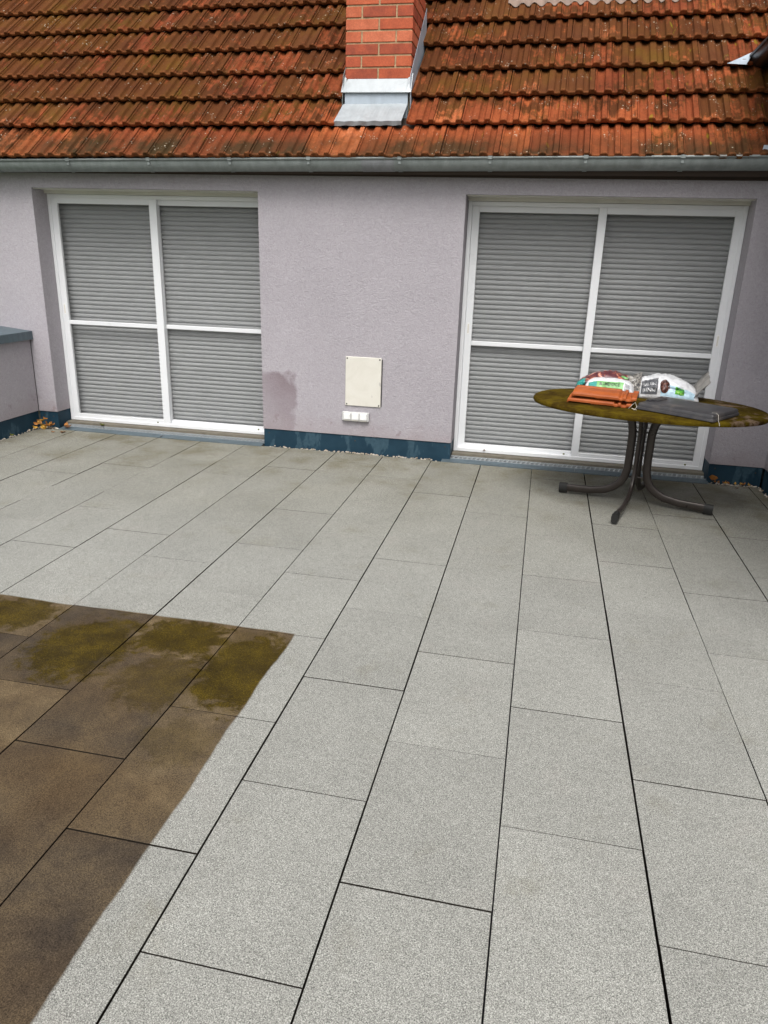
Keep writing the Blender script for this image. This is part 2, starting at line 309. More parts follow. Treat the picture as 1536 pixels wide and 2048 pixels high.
# paving slabs in half bond
PW, PL = .40, .617
sb = MB().box(-.5, .5, -.5, .5, -.5, .5)
def slab_mesh(wx, ly):
    b = .0009; z0, z1 = -.04, 0.0
    v = [(sx*wx/2, sy*ly/2, z0) for sx, sy in ((-1, -1), (1, -1), (1, 1), (-1, 1))]
    v += [(sx*wx/2, sy*ly/2, z1-b) for sx, sy in ((-1, -1), (1, -1), (1, 1), (-1, 1))]
    v += [(sx*(wx/2-b), sy*(ly/2-b), z1) for sx, sy in ((-1, -1), (1, -1), (1, 1), (-1, 1))]
    f = [(8, 9, 10, 11)]+[(i, (i+1) % 4, (i+1) % 4+4, i+4) for i in range(4)]+[(i+4, (i+1) % 4+4, (i+1) % 4+8, i+8) for i in range(4)]
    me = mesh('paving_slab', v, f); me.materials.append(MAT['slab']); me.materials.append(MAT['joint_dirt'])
    for p in me.polygons: p.material_index = 1 if abs(p.normal.z) < .2 else 0
    return me
cache = {}
OPENJ = {-2: (-3.385, -4.002, -4.619), -1: (-4.313,), 0: (-3.385,), 1: (-4.313, -1.845), -3: (-4.313, -3.696), -4: (-4.002, -1.534), -5: (-3.696, -4.313, -2.462), -6: (-3.385, -2.151), -7: (-3.696,)}
rs = random.Random(3)
for k in range(-11, 5):
    x0, x1 = PW*k, PW*(k+1)
    if k == -11: x0 = XL+.03
    if k == 4: x1 = XR-.02
    base = -2.768 if k % 2 == 0 else -2.462
    cx = (x0+x1)/2
    top = -.052 if (-4.2 < cx < -2.25 or -.70 < cx < 1.36) else -.032
    joints = [base-PL*i for i in range(-6, 12)]
    joints = [j for j in joints if YN < j < top-.06]
    ys = [top]+joints+[YN]
    dxk = rs.uniform(-.0012, .0012)
    for i in range(len(ys)-1):
        a, b = ys[i+1], ys[i]
        gy = .0042 if any(abs(a-q) < .03 for q in OPENJ.get(k, ())) else rs.choice((.0012, .0016, .0022, .0028)); wx = x1-x0-.0052; ly = b-a-gy
        key = (round(wx, 3), round(ly, 3))
        if key not in cache: cache[key] = slab_mesh(wx, ly)
        o = link('paving_slab', cache[key], MAT['slab'], floor, (cx+dxk+rs.uniform(-.0006, .0006), (a+gy+b)/2, rs.uniform(-.0012, .0012)))
        o.rotation_euler = (rs.uniform(-.001, .001), rs.uniform(-.0015, .0015), 0)

# ------------------------------------------------------------------ house
house = empty('house', (0, 0, 0)); tag(house, 'mauve rendered house with red tiled roof, brick chimney and two shuttered terrace doors', 'building')
OPEN = [(-4.195, -2.248), (-.655, 1.306)]; LZ = 1.99; RD = .185; PZ = .146
def wall_mesh():
    xs = [-7.0, OPEN[0][0], OPEN[0][1], OPEN[1][0], OPEN[1][1], 4.0]; mb = MB(); TZ = 2.27; y1 = .40
    for i in range(5):
        x0, x1 = xs[i], xs[i+1]
        if i in (1, 3):
            mb.add([(x0, 0, LZ), (x1, 0, LZ), (x1, 0, TZ), (x0, 0, TZ)], [(0, 1, 2, 3)])
        else:
            mb.add([(x0, 0, PZ), (x1, 0, PZ), (x1, 0, TZ), (x0, 0, TZ)], [(0, 1, 2, 3)])
            mb.add([(x0, 0, PZ), (x1, 0, PZ), (x1, y1, PZ), (x0, y1, PZ)], [(3, 2, 1, 0)])
    for a, b in OPEN:
        mb.add([(a, 0, PZ), (a, 0, LZ), (a, y1, LZ), (a, y1, PZ)], [(0, 1, 2, 3)])
        mb.add([(b, 0, PZ), (b, 0, LZ), (b, y1, LZ), (b, y1, PZ)], [(3, 2, 1, 0)])
        mb.add([(a, 0, LZ), (b, 0, LZ), (b, y1, LZ), (a, y1, LZ)], [(3, 2, 1, 0)])
    mb.add([(-7, 0, TZ), (4, 0, TZ), (4, y1, TZ), (-7, y1, TZ)], [(0, 1, 2, 3)])
    mb.add([(-7, y1, -3.2), (4, y1, -3.2), (4, y1, TZ), (-7, y1, TZ)], [(3, 2, 1, 0)])
    mb.add([(-7, 0, -3.2), (-7, 0, TZ), (-7, y1, TZ), (-7, y1, -3.2)], [(0, 1, 2, 3)])
    return mb
wall_mesh().build('wall', MAT['stucco'], house)
# plinth sheets (slightly set back under the render)
def plinth(x0, x1, screws=True, ends=(False, False)):
    p = MB().box(x0, x1, .007, .20, -.04, PZ-.004).build('plinth_sheet', MAT['plinth'], house)
    n = max(2, int((x1-x0)/.45))
    for i in range(n):
        x = x0+.045+(x1-x0-.09)*i/(n-1)
        MB().cyl((x, .008, PZ-.035-.01*(i % 2)), (0, -1, 0), .0065, .003, 8).build('screw', MAT['dark_screw'], p)
plinth(-2.245, -.657); plinth(-4.376, -4.198); plinth(1.309, 1.686)
# ---- terrace doors: roller shutter behind a sliding insect screen
def slat_mesh(x0, x1, pitch):
    prof = [(.012, -.002), (.0045, .0005), (.0005, .006), (-.0022, .014), (-.0022, .021), (.0, .028), (.0035, .0335), (.009, pitch-.0012), (.014, pitch-.0008)]
    v = []; f = []
    for x in (x0, x1): v += [(x, y, z) for y, z in prof]
    n = len(prof)
    for i in range(n-1): f.append((i, i+n, i+n+1, i+1))
    me = mesh('slat', v, f)
    for p in me.polygons: p.use_smooth = True
    return me
def frame_ring(mb, x0, x1, z0, z1, t, y0, y1, tb=None, b=.0025):
    tb = tb or t
    mb.box(x0, x0+t, y0, y1, z0, z1, b); mb.box(x1-t, x1, y0, y1, z0, z1, b)
    mb.box(x0+t-.0005, x1-t+.0005, y0+.0006, y1-.0006, z1-tb, z1-.0006, b); mb.box(x0+t-.0005, x1-t+.0005, y0+.0006, y1-.0006, z0+.0006, z0+tb, b)
def door(xa, xb, stile0, stile1, front):
    d = empty('sliding_screen_door', ((xa+xb)/2, RD, 0), house); ox = (xa+xb)/2
    def L(o): o.location = (-ox, -RD, 0); return o
    f = MB(); zb, zt = .040, 1.958
    frame_ring(f, xa+.002, xb-.002, zb, zt, .030, RD, RD+.075, .030)
    L(f.build('outer_frame', MAT['white_frame'], d))
    s = MB().box(xa+.002, xb-.002, .018, RD-.003, LZ-.006, LZ-.001); s.box(xa+.002, xb-.002, RD-.030, RD+.05, zt+.001, LZ-.006); L(s.build('lintel_trim', MAT['soffit_cream'], d))
    st = MB().box(xa-.0, xb+.0, .11, RD+.09, .0, zb-.002); L(st.build('door_sill', MAT['sill'], d))
    iz0, iz1 = .102, 1.886
    panels = [(xa+.030, stile1, front == 'L'), (stile0, xb-.030, front == 'R')]
    for i, (a, b, fr) in enumerate(panels):
        y0 = RD+.006 if fr else RD+.040; y1 = y0+.028
        lt = .056 if i == 0 else stile1-stile0; rt = stile1-stile0 if i == 0 else .048
        p = MB(); p.box(a, a+lt, y0, y1, zb+.016, zt-.022, .003); p.box(b-rt, b, y0, y1, zb+.016, zt-.022, .003)
        p.box(a+lt-.0005, b-rt+.0005, y0+.0007, y1-.0007, iz1, zt-.0225, .002); p.box(a+lt-.0005, b-rt+.0005, y0+.0007, y1-.0007, zb+.0165, iz0, .002)
        L(p.build('panel_frame', MAT['white_frame'], d))
        L(MB().box(a+lt, b-rt, y0+.002, y1-.002, .900, .934, .003).build('mid_rail', MAT['white_frame'], d))
        L(MB().box(a+lt-.004, b-rt+.004, y0+.013, y0+.0138, iz0-.004, iz1+.004).build('insect_mesh', MAT['mesh'], d))
        hx = a+.026 if i == 0 else b-.024
        h = MB().box(hx-.009, hx+.009, y0-.0025, y0+.001, .985, 1.075, .001)
        h2 = MB().box(hx-.005, hx+.005, y0-.0032, y0-.0024, .995, 1.065)
        L(h.build('recessed_handle', MAT['socket_white'], d)); L(h2.build('handle_slot', MAT['cream_plate'], d))
        L(MB().box(b-rt-.062, b-rt-.048, y0-.0015, y0+.002, .068, .082).build('drain_cap', MAT['leaf_green'], d))
    sh = empty('roller_shutter', (ox, .275, 0), house)
    pitch = .0372; me = slat_mesh(xa-ox+.004, xb-ox-.004, pitch); me.materials.append(MAT['slat_grey'])
    for i in range(51): link('slat', me, None, sh, (0, 0, .060+i*pitch))
door(OPEN[0][0], OPEN[0][1], -3.270, -3.203, 'L')
door(OPEN[1][0], OPEN[1][1], .298, .356, 'R')

# ---- roof: plane through the eave, clay tiles in half bond
TH = radians(44.36); YE, ZE = -.12, 2.2095; RW, RL = .1995, .3063; ct, st_ = cos(TH), sin(TH)
def roofp(x, s, off=0.0):
    s2 = s+.006*x; return Vector((x, YE+s2*ct-off*st_, ZE+s2*st_+off*ct))
roof = MB(); a = [roofp(-7, -.02, -.035), roofp(4, -.02, -.035), roofp(4, 5.0, -.035), roofp(-7, 5.0, -.035)]
b = [q+Vector((0, .02, -.06)) for q in a]
roof.add(a+b, [(0, 1, 2, 3), (4, 7, 6, 5), (0, 4, 5, 1), (1, 5, 6, 2), (2, 6, 7, 3), (3, 7, 4, 0)])
roof = roof.build('roof', MAT['wing_wood'], house)
PROF = [(.000, .014), (.0025, .021), (.011, .021), (.016, .009), (.029, .001), (.052, .000), (.064, .007), (.073, .025), (.088, .028), (.106, .027), (.114, .024), (.124, .007), (.134, .000), (.151, .000), (.158, .008), (.164, .028), (.1960, .030), (.1990, .014)]
def tile_geo():
    rows = [(.016, None, .0), (.003, -.017, 0.), (.0005, -.012, .0), (.000, -.004, .004), (.004, .001, .006), (.012, .0, .006), (.028, .0, .001), (.372, .0, .0)]
    v = []; n = len(PROF)
    for s, dh, rim in rows:
        lift = .055*(1-s/.372)
        # rounded nose: a nearly straight lower edge, the troughs closed by a low rim
        for x, h in PROF:
            h *= .88
            if dh is None: z = -.019
            elif dh < -.006: z = dh+h*.25
            else: z = max(h, rim)+dh
            v.append((x, s+(.004*(h/.03) if s < .02 else 0), z+lift))
    f = []
    for i in range(len(rows)-1):
        for k in range(n-1): f.append((i*n+k, i*n+k+1, (i+1)*n+k+1, (i+1)*n+k))
    # closed sides near the nose so seams read as edges
    return v, f
TV, TF = tile_geo()
tile_me = mesh('roof_tile', TV, TF); tile_me.materials.append(MAT['tile'])
def roof_basis(): return Matrix(((1, 0, 0), (0, ct, -st_), (0, st_, ct)))
RB = roof_basis()
def clipped(xc, keep_left, x0):
    bm = bmesh.new(); bm.from_mesh(tile_me)
    bmesh.ops.bisect_plane(bm, geom=list(bm.verts)+list(bm.edges)+list(bm.faces), plane_co=(xc-x0, 0, 0), plane_no=(1, 0, 0), clear_outer=keep_left, clear_inner=not keep_left)
    me = bpy.data.meshes.new('roof_tile'); bm.to_mesh(me); bm.free(); me.materials.append(MAT['tile']); return me
CHX0, CHX1 = -1.660, -1.134
rt_ = random.Random(11); rest = MB(); ntile = 0
for r in range(0, 15):
    ph = -.031+.003*r if r % 2 == 0 else -.131+.003*r
    for k in range(-40, 22):
        x0 = ph+k*RW
        if x0 < -7 or x0 > 3.6: continue
        jig = (rt_.uniform(-.002, .002), rt_.uniform(-.004, .004), rt_.uniform(0, .004), rt_.uniform(-.008, .008), rt_.uniform(-.010, .010))
        me = tile_me
        if 1 <= r <= 4 and x0 < CHX1 and x0+RW > CHX0:
            if x0 >= CHX0-.02 and x0+RW <= CHX1+.02: continue
            if x0 < CHX0: me = clipped(CHX0, True, x0)
            else: me = clipped(CHX1, False, x0)
        if 6 <= r <= 10 and -.55 < x0+RW/2 < .86: continue
        if x0 > 1.25+.30*(r-3)+.1 and r >= 4: continue
        p = roofp(x0+jig[0], (r*RL if r else -.045)+jig[1], jig[2])
        R = RB @ Matrix.Rotation(jig[3]*.6, 3, 'Y') @ Matrix.Rotation(jig[4]*.5, 3, 'Z')
        if r <= 7 and -4.95-.13*r < x0 < 1.5:
            o = link('roof_tile', me, None, roof); mw = R.to_4x4(); mw.translation = p; o.matrix_basis = mw; ntile += 1
        else:
            rest.add([R @ Vector(q)+p for q in TV], TF)
ro = rest.build('roof_tile_field', MAT['tile'], roof); ro['kind'] = 'stuff'
# ridge side of the roof falls away behind
# ---- eave board, gutter
MB().box(-7, 4, -.02, .02, 2.10, 2.165).build('eave_board', MAT['wing_wood'], house)
GS = .0103; GY, GR = -.118, .062
def gz(x): return 2.2110+GS*x      # height of the gutter's rim
def half_pipe(x0, x1, r, t, lip=True, nx=2, a0=-8, a1=188):
    v = []; f = []; na = 16
    xs = [x0+(x1-x0)*i/nx for i in range(nx+1)]
    for x in xs:
        for rr in (r, r-t):
            for k in range(na+1):
                a = radians(180+ (a0+(a1-a0)*k/na)); v.append((x, GY+rr*cos(a), gz(x)-.006+rr*sin(a)*1.12))
    m_ = 2*(na+1)
    for i in range(nx):
        for k in range(na):
            f.append((i*m_+k, i*m_+k+1, (i+1)*m_+k+1, (i+1)*m_+k)); q = na+1
            f.append((i*m_+q+k+1, i*m_+q+k, (i+1)*m_+q+k, (i+1)*m_+q+k+1))
    return v, f
gut = MB().add(*half_pipe(-7.0, 1.68, GR, .002, nx=12)); gut.tube([(-7, GY-GR-.003, gz(-7)+.004), (1.68, GY-GR-.003, gz(1.68)+.004)], .0095, 10)
gut.box(1.678, 1.683, GY-GR, GY+GR, gz(1.68)-.06, gz(1.68))
gut = gut.build('gutter', MAT['zinc'], house); smooth_angle(gut, 40)
for bx in (-6.3, -5.65, -5.0, -4.36, -3.717, -3.042, -2.39, -1.785, -1.118, -.486, .151, .767, 1.4):
    b = MB().add(*half_pipe(bx-.015, bx+.015, GR+.0035, .0035, nx=1)); b.box(bx-.016, bx+.016, GY-GR-.0155, GY-GR+.012, gz(bx)-.008, gz(bx)+.0155, .002)
    b.box(bx-.010, bx+.010, GY-GR-.006, GY-GR-.0025, gz(bx)-.035, gz(bx)-.008, .001)
    smooth_angle(b.build('gutter_bracket', MAT['zinc'], gut), 40)
sle = MB().add(*half_pipe(-1.395, -1.160, GR+.0022, .002, nx=1)).build('gutter_sleeve', MAT['zinc_dark'], gut); smooth_angle(sle, 40)
sle = MB().add(*half_pipe(-4.62, -4.56, GR+.0022, .002, nx=1)).build('gutter_sleeve', MAT['zinc'], gut); smooth_angle(sle, 40)

# ---- chimney with zinc flashing
chim = empty('chimney', (-1.394, .54, 2.6), house)
def CL(o): o.location = (1.394, -.54, -2.6); return o
X0, X1, Y0, Y1 = -1.644, -1.146, .287, .797
CL(MB().box(X0+.006, X1-.006, Y0+.006, Y1-.006, 2.35, 4.05).build('mortar_core', MAT['mortar'], chim))
def brick(x0, x1, y0, y1, z0):
    dx = random.uniform(-.0012, .0012); z1 = z0+.0668
    CL(MB().box(x0+dx*.2, x1+dx*.2, y0+dx, y1+dx, z0, z1, .002).build('brick', MAT['brick'], chim))
cz = 2.790-.079
i = 0
while cz < 4.0:
    J = .0125
    if i % 2 == 1:
        mid = (X0+X1)/2
        brick(X0, mid-J/2, Y0, Y0+.115, cz); brick(mid+J/2, X1, Y0, Y0+.115, cz)
        ya = Y0+.115+J
        for xa, xb in ((X0, X0+.115), (X1-.115, X1)):
            brick(xa, xb, ya, ya+.243, cz); brick(xa, xb, ya+.243+J, Y1, cz)
        brick(X0+.115+J, X1-.115-J, Y1-.115, Y1, cz)
    else:
        h = (X1-X0-2*J-.244)/2
        brick(X0, X0+h, Y0, Y0+.243, cz); brick(X0+h+J, X1-h-J, Y0, Y0+.115, cz); brick(X1-h, X1, Y0, Y0+.243, cz)
        for xa, xb in ((X0, X0+.115), (X1-.115, X1)): brick(xa, xb, Y0+.243+J, Y1, cz)
        brick(X0+.115+J, X1-.115-J, Y1-.115, Y1, cz)
    cz += .079; i += 1
CL(MB().box(X0-.05, X1+.05, Y0-.05, Y1+.05, 4.05, 4.12, .01).build('chimney_crown', MAT['concrete'], chim))
fl = MB().box(X0+.008, X1-.012, .250, .284, 2.40, 2.700); CL(fl.build('front_upstand', MAT['zinc_blue'], chim))
def strip(pts_lo, pts_hi, thick):
    n = len(pts_lo); v = [Vector(q) for q in pts_lo+pts_hi]; d = (v[1]-v[0]).cross(v[n]-v[0]).normalized()*thick
    v2 = v+[q-d for q in v]; N = len(v); f = []
    for k in range(n-1):
        f += [(k, k+1, n+k+1, n+k), (N+k+1, N+k, N+n+k, N+n+k+1), (k, N+k, N+k+1, k+1), (n+k+1, N+n+k+1, N+n+k, n+k)]
    f += [(0, n, N+n, N), (n-1, N+n-1, N+2*n-1, 2*n-1)]
    return v2, f
mb = MB().add(*strip([(X0-.004, .232, 2.694), (X1+.000, .232, 2.690)], [(X0+.020, .2845, 2.790), (X1-.024, .2845, 2.788)], .003))
mb.add(*strip([(X0-.004, .234, 2.690), (X1, .234, 2.686)], [(X0-.004, .2325, 2.6955), (X1, .2325, 2.6915)], .004))
CL(mb.build('front_cap_strip', MAT['zinc_bright'], chim))
mb = MB().add(*strip([(X1-.026, .231, 2.692), (X1+.014, .233, 2.690)], [(X1-.022, .284, 2.790), (X1+.014, .300, 2.830)], .003)); CL(mb.build('corner_cap', MAT['zinc_bright'], chim))
mb = MB().add(*strip([(X0-.018, .233, 2.694), (X0+.030, .231, 2.695)], [(X0-.010, .30, 2.830), (X0+.010, .284, 2.795)], .003)); CL(mb.build('corner_cap', MAT['zinc_bright'], chim))
for s_, xf, xn in ((1, X1+.006, X1+.018), (-1, X0-.006, X0-.018)):
    lo = [(xn, .240, 2.40), (xn, .83, 2.40+.59*math.tan(TH))]; hi = [(xf, .240, 2.800), (xf, .83, 2.800+.59*math.tan(TH))]
    mb = MB().add(*strip(lo, hi, .003*s_)); CL(mb.build('side_flashing', MAT['zinc_blue'] if s_ > 0 else MAT['zinc'], chim))
# apron sheet dressed over the row below
n = 26; lo = []; hi = []; lip = []
for k in range(n+1):
    x = X0-.010+(X1-X0-.006)*k/n
    xx = ((x-.131+.131*0) / RW) % 1.0
    h = .030+.007*abs(sin(pi*x/.0665+.4))
    lo.append(roofp(x-.012*(1-k/n), .318+.002*sin(k*.9), .066+.002*sin(k*1.3))); hi.append(roofp(x+.006, .560, .034))
    lip.append(roofp(x-.012*(1-k/n), .300+.004*abs(sin(pi*x/.1+.3)), .042+.002*sin(pi*x/.05)))
mb = MB(); N = n+1; mb.add(lo+hi, [(k, k+1, N+k+1, N+k) for k in range(n)]); CL(mb.build('apron_sheet', MAT['zinc_bright'], chim))
mb = MB(); mb.add(lip+lo, [(k, k+1, N+k+1, N+k) for k in range(n)]); CL(mb.build('apron_lip', MAT['zinc_dark'], chim))

# ---- roof window at the top of the frame
rwin = empty('roof_window', roofp(.05, 1.9, 0), house); rl = -Vector(roofp(.05, 1.9, 0))
n = 84; lo = []; hi = []
def tprof(xl):
    xl = xl % RW
    for (a, ha), (b_, hb) in zip(PROF, PROF[1:]):
        if a <= xl <= b_: return ha+(hb-ha)*(xl-a)/(b_-a+1e-9)
    return .01
ph5 = -.131+.015
for k in range(n+1):
    x = -.535+1.405*k/n
    h = sum(tprof(x+dx-ph5) for dx in (-.012, -.006, 0, .006, .012))/5
    lo.append(roofp(x, 5*RL+.185-.006*x+.010*(h/.03), h+.034)); hi.append(roofp(x, 5*RL+.36-.006*x, h*.5+.060))
mb = MB().add(lo+hi, [(k, k+1, n+1+k+1, n+1+k) for k in range(n)]); o = mb.build('lead_apron', MAT['lead_apron'], rwin); o.location = rl; smooth_angle(o, 60)
def rbox(x0, x1, s0, s1, h0, h1):
    v = [roofp(x, s, h) for h in (h0, h1) for s in (s0, s1) for x in (x0, x1)]
    return v, [(0, 2, 3, 1), (4, 5, 7, 6), (0, 1, 5, 4), (2, 6, 7, 3), (0, 4, 6, 2), (1, 3, 7, 5)]
for nm, bx, mt in (('window_frame', ((-.42, .44, 1.885, 1.95, -.03, .085), (-.42, -.35, 1.95, 3.0, -.03, .085), (.37, .44, 1.95, 3.0, -.03, .085), (-.42, .44, 3.0, 3.07, -.03, .085)), 'window_grey'), ('glass_pane', ((-.35, .37, 1.95, 3.0, .04, .06),), 'glass'), ('side_flashing', ((-.55, -.425, 1.86, 3.2, -.03, .03),), 'window_grey'), ('side_flashing', ((.445, .87, 1.86, 3.2, -.03, .025),), 'window_grey')):
    mb = MB()
    for q in bx: mb.add(*rbox(*q))
    o = mb.build(nm, MAT[mt], rwin); o.location = rl
# zinc valley piece by the side building's gutter, and the scrap of sheet in the gutter end
mb = MB().add(*strip([roofp(1.055, 2.95*RL-.02, .080), roofp(1.18, 2.93*RL-.03, .080)], [roofp(1.15, 3.10*RL, .080), roofp(1.24, 3.32*RL, .080)], .002)); mb.build('valley_sheet', MAT['zinc_blue'], house)
mb = MB().add(*strip([(1.235, GY-.075, gz(1.25)+.012), (1.50, GY-.075, gz(1.5)+.012)], [(1.255, GY-.02, gz(1.25)+.075), (1.50, GY-.03, gz(1.5)+.060)], .002)); mb.build('gutter_end_sheet', MAT['zinc_blue'], house)

# ------------------------------------------------------------------ side building on the right (its wall and eave shade the corner)
wing = empty('side_building', (1.69, 0, 0)); tag(wing, 'side building at the right edge with dark overhanging eave gutter', 'building')
def WL(o): o.location = (-1.69, 0, 0); return o
WE = -3.3
WL(MB().box(XR, 4.0, WE, -.002, PZ, 3.0).build('wall', MAT['stucco'], wing))
WL(MB().box(XR+.008, 3.99, WE+.01, -.003, -.04, PZ-.003).build('plinth_sheet', MAT['plinth'], wing))
WL(MB().box(1.33, XR+.4, WE-.2, .62, 2.935, 2.965).build('soffit', MAT['wing_wood'], wing))
mb = MB(); a = [Vector((1.26, WE-.3, 2.985)), Vector((1.26, .62, 2.985)), Vector((3.6, 2.9, 2.985+2.34*.9)), Vector((3.6, WE-.3, 2.985+2.34*.9))]; b = [q+Vector((.02, 0, -.018)) for q in a]
mb.add(a+b, [(3, 2, 1, 0), (4, 5, 6, 7), (0, 1, 5, 4), (1, 2, 6, 5), (2, 3, 7, 6), (3, 0, 4, 7)]); WL(mb.build('roof', MAT['tile'], wing))
v = []; f = []; na = 14
for y in (.66, .1, WE-.3):
    for k in range(na+1):
        a = radians(180+180*k/na); v.append((1.285+.068*cos(a), y, 2.945+.068*sin(a)*1.15))
for i in range(2):
    for k in range(na): f.append((i*(na+1)+k, i*(na+1)+k+1, (i+1)*(na+1)+k+1, (i+1)*(na+1)+k))
gm = MB().add(v, f); gm.tube([(1.213, .66, 2.948), (1.213, WE-.3, 2.948)], .010, 8); gm.add([(1.285+.068*cos(radians(180+180*k/na)), .66, 2.945+.078*sin(radians(180+180*k/na))) for k in range(na+1)], [tuple(range(na+1))])
o = WL(gm.build('eave_gutter', MAT['wing_gutter'], wing)); smooth_angle(o, 45)

# ------------------------------------------------------------------ parapet on the left
par = empty('parapet_wall', (XL-.12, -4.0, 0)); tag(par, 'low mauve parapet wall with dark blue metal coping at the left edge', 'wall')
def PLoc(o): o.location = (-(XL-.12), 4.0, 0); return o
PLoc(MB().box(XL-.26, XL, YN, -.002, PZ, .775).build('wall', MAT['stucco'], par))
PLoc(MB().box(XL-.25, XL-.007, YN, -.003, -.3, PZ-.003).build('plinth_sheet', MAT['plinth'], par))
cp = MB(); cp.add([(XL-.29, YN, .776), (XL+.032, YN, .776), (XL+.032, YN, .845), (XL-.29, YN, .875), (XL-.29, -.003, .776), (XL+.032, -.003, .776), (XL+.032, -.003, .845), (XL-.29, -.003, .875)], [(0, 1, 2, 3), (7, 6, 5, 4), (1, 5, 6, 2), (2, 6, 7, 3), (3, 7, 4, 0), (0, 4, 5, 1)])
PLoc(cp.build('coping', MAT['sheet_blue'], par))
PLoc(MB().box(XL+.0001, XL+.004, -.006, -.0025, PZ, .775).build('joint_seam', MAT['dark_screw'], par))

# ------------------------------------------------------------------ drain grates before the doors
def grate(xa, xb, label):
    t = empty('drain_grate', ((xa+xb)/2, .02, 0)); tag(t, label, 'drain grate', 'drain channels before the doors'); ox = (xa+xb)/2
    def L(o): o.location = (-ox, -.02, 0); return o
    m1 = MB(); m1.add(*strip([(xa, -.050, .003), (xb, -.050, .003)], [(xa, .035, .012), (xb, .035, .012)], .003)); m1.box(xa, xb, -.053, -.050, -.03, .005)
    L(m1.build('front_flange', MAT['sheet_blue'], t))
    L(MB().box(xa, xb, .036, .112, -.035, -.030).build('channel_bed', MAT['black'], t))
    m2 = MB(); m2.box(xa, xb, .102, .1095, .0, .019); m2.box(xa, xb, .036, .039, .0, .016)
    n = int((xb-xa)/.036)
    for k in range(n):
        x = xa+.010+k*(xb-xa-.02)/n
        m2.add(*strip([(x, .040, .0145), (x+.010, .040, .0145)], [(x+.018, .102, .0175), (x+.028, .102, .0175)], .002))
    g_ = m2.build('grille', MAT['zinc_bright'], t); L(g_); g_['kind'] = 'stuff'
    L(MB().box((xa+xb)/2+.03, (xa+xb)/2+.033, -.0495, .034, .005, .0135).build('seam', MAT['zinc_dark'], t))
grate(-4.17, -2.255, 'blue grey drain grate at the foot of the left terrace door')
grate(-.720, 1.315, 'blue grey drain grate at the foot of the right terrace door, behind the table')

# ------------------------------------------------------------------ cover plate and sockets on the wall
cp = empty('cover_plate', (-1.389, 0, .39)); tag(cp, 'cream metal cover plate screwed to the wall between the doors', 'cover plate')
def KL(o, l): o.location = tuple(-q for q in l); return o
kl = (-1.389, 0, .39)
KL(MB().box(-1.536, -1.242, -.010, .0, .394, .788, .003).build('plate', MAT['cream_plate'], cp), kl)
for x, z in ((-1.522, .774), (-1.256, .774), (-1.522, .408), (-1.256, .408)): KL(MB().cyl((x, -.0095, z), (0, -1, 0), .006, .003, 8).build('screw', MAT['dark_screw'], cp), kl)
KL(MB().box(-1.2405, -1.2335, -.004, .0, .40, .775).build('sealant_edge', MAT['dark_screw'], cp), kl)
kl = (-1.445, 0, .27); sk = empty('socket_strip', kl); tag(sk, 'white triple outdoor socket strip below the cover plate', 'socket')
KL(MB().box(-1.557, -1.333, -.026, 0, .270, .345, .005).build('housing', MAT['socket_gap_shade'], sk), kl)  # white housing coloured grey to paint the shadow gaps around the lids
for i in range(3):
    x = -1.545+i*.0685
    KL(MB().box(x+.004, x+.060, -.040, -.0262, .283, .336, .004).build('socket_lid', MAT['socket_white'], sk), kl)
    KL(MB().box(x+.006, x+.056, -.034, -.0277, .275, .281).build('lid_grip', MAT['cream_plate'], sk), kl)

# ------------------------------------------------------------------ oval garden table
TX, TY, TZ = .693, -.723, .691; TA = -.17
table = empty('garden_table', (TX, TY, 0), rz=TA); tag(table, 'mossy brown oval garden table with four curved metal legs before the right door', 'table')
n = 72; v = []; f = []; A, B = .735, .505
rings = [(.0, 0), (.55, 0), (.985, 0), (.996, -.004), (1.0, -.012), (1.0, -.020), (.994, -.027), (.97, -.028), (.5, -.028), (0, -.028)]
for s_, dz in rings:
    for k in range(n):
        a = 2*pi*k/n; ex = .93; v.append((A*s_*math.copysign(abs(cos(a))**ex, cos(a)), B*s_*math.copysign(abs(sin(a))**ex, sin(a)), TZ+dz))
for i in range(len(rings)-1):
    for k in range(n): k2 = (k+1) % n; f.append((i*n+k, i*n+k2, (i+1)*n+k2, (i+1)*n+k))
smooth_angle(MB().add(v, f).build('tabletop', MAT['table'], table), 50)
def leg(ang, rf):
    pth = [(rf, .047), (rf-.10, .050), (rf-.2, .054), (.25, .062), (.19, .074), (.14, .10), (.10, .135), (.075, .18), (.062, .24), (.060, .32), (.060, .44), (.062, .50), (.072, .55), (.09, .59), (.12, .625), (.155, .648), (.19, .662)]
    d = Vector((cos(ang), sin(ang), 0)); pts = [d*r+Vector((0, 0, z)) for r, z in pth]
    o = MB().tube(pts, .0145, 14, rx=.027, up=(-sin(ang), cos(ang), 0)).build('leg', MAT['leg_brown'], table); smooth_angle(o, 40)
    c = MB().tube([d*(rf-.045)+Vector((0, 0, .043)), d*(rf+.012)+Vector((0, 0, .041))],   .021, 10, rx=.036, up=(-sin(ang), cos(ang), 0)); smooth_angle(c.build('rubber_foot', MAT['rubber'], o), 40)
def tl(x, y):
    dx, dy = x-TX, y-TY; c_, s_ = cos(-TA), sin(-TA); return (dx*c_-dy*s_, dx*s_+dy*c_)
for fx, fy in ((.215, -.615), (1.175, -.838), (.537, -1.200), (.85, -.250)):
    lx, ly = tl(fx, fy); leg(math.atan2(ly, lx), math.hypot(lx, ly))
for z in (.19, .50):
    mb = MB()
    for a in range(4):
        an = a*pi/2; mb.tube([(.0, 0, z), (.075*cos(an), .075*sin(an), z)], .005, 6)
    mb.build('clamp_bolt', MAT['leg_brown'], table)
MB().tube([(.21*cos(a*2*pi/24), .21*sin(a*2*pi/24), TZ-.034) for a in range(25)], .008, 6, cap=False).build('top_ring', MAT['leg_brown'], table)

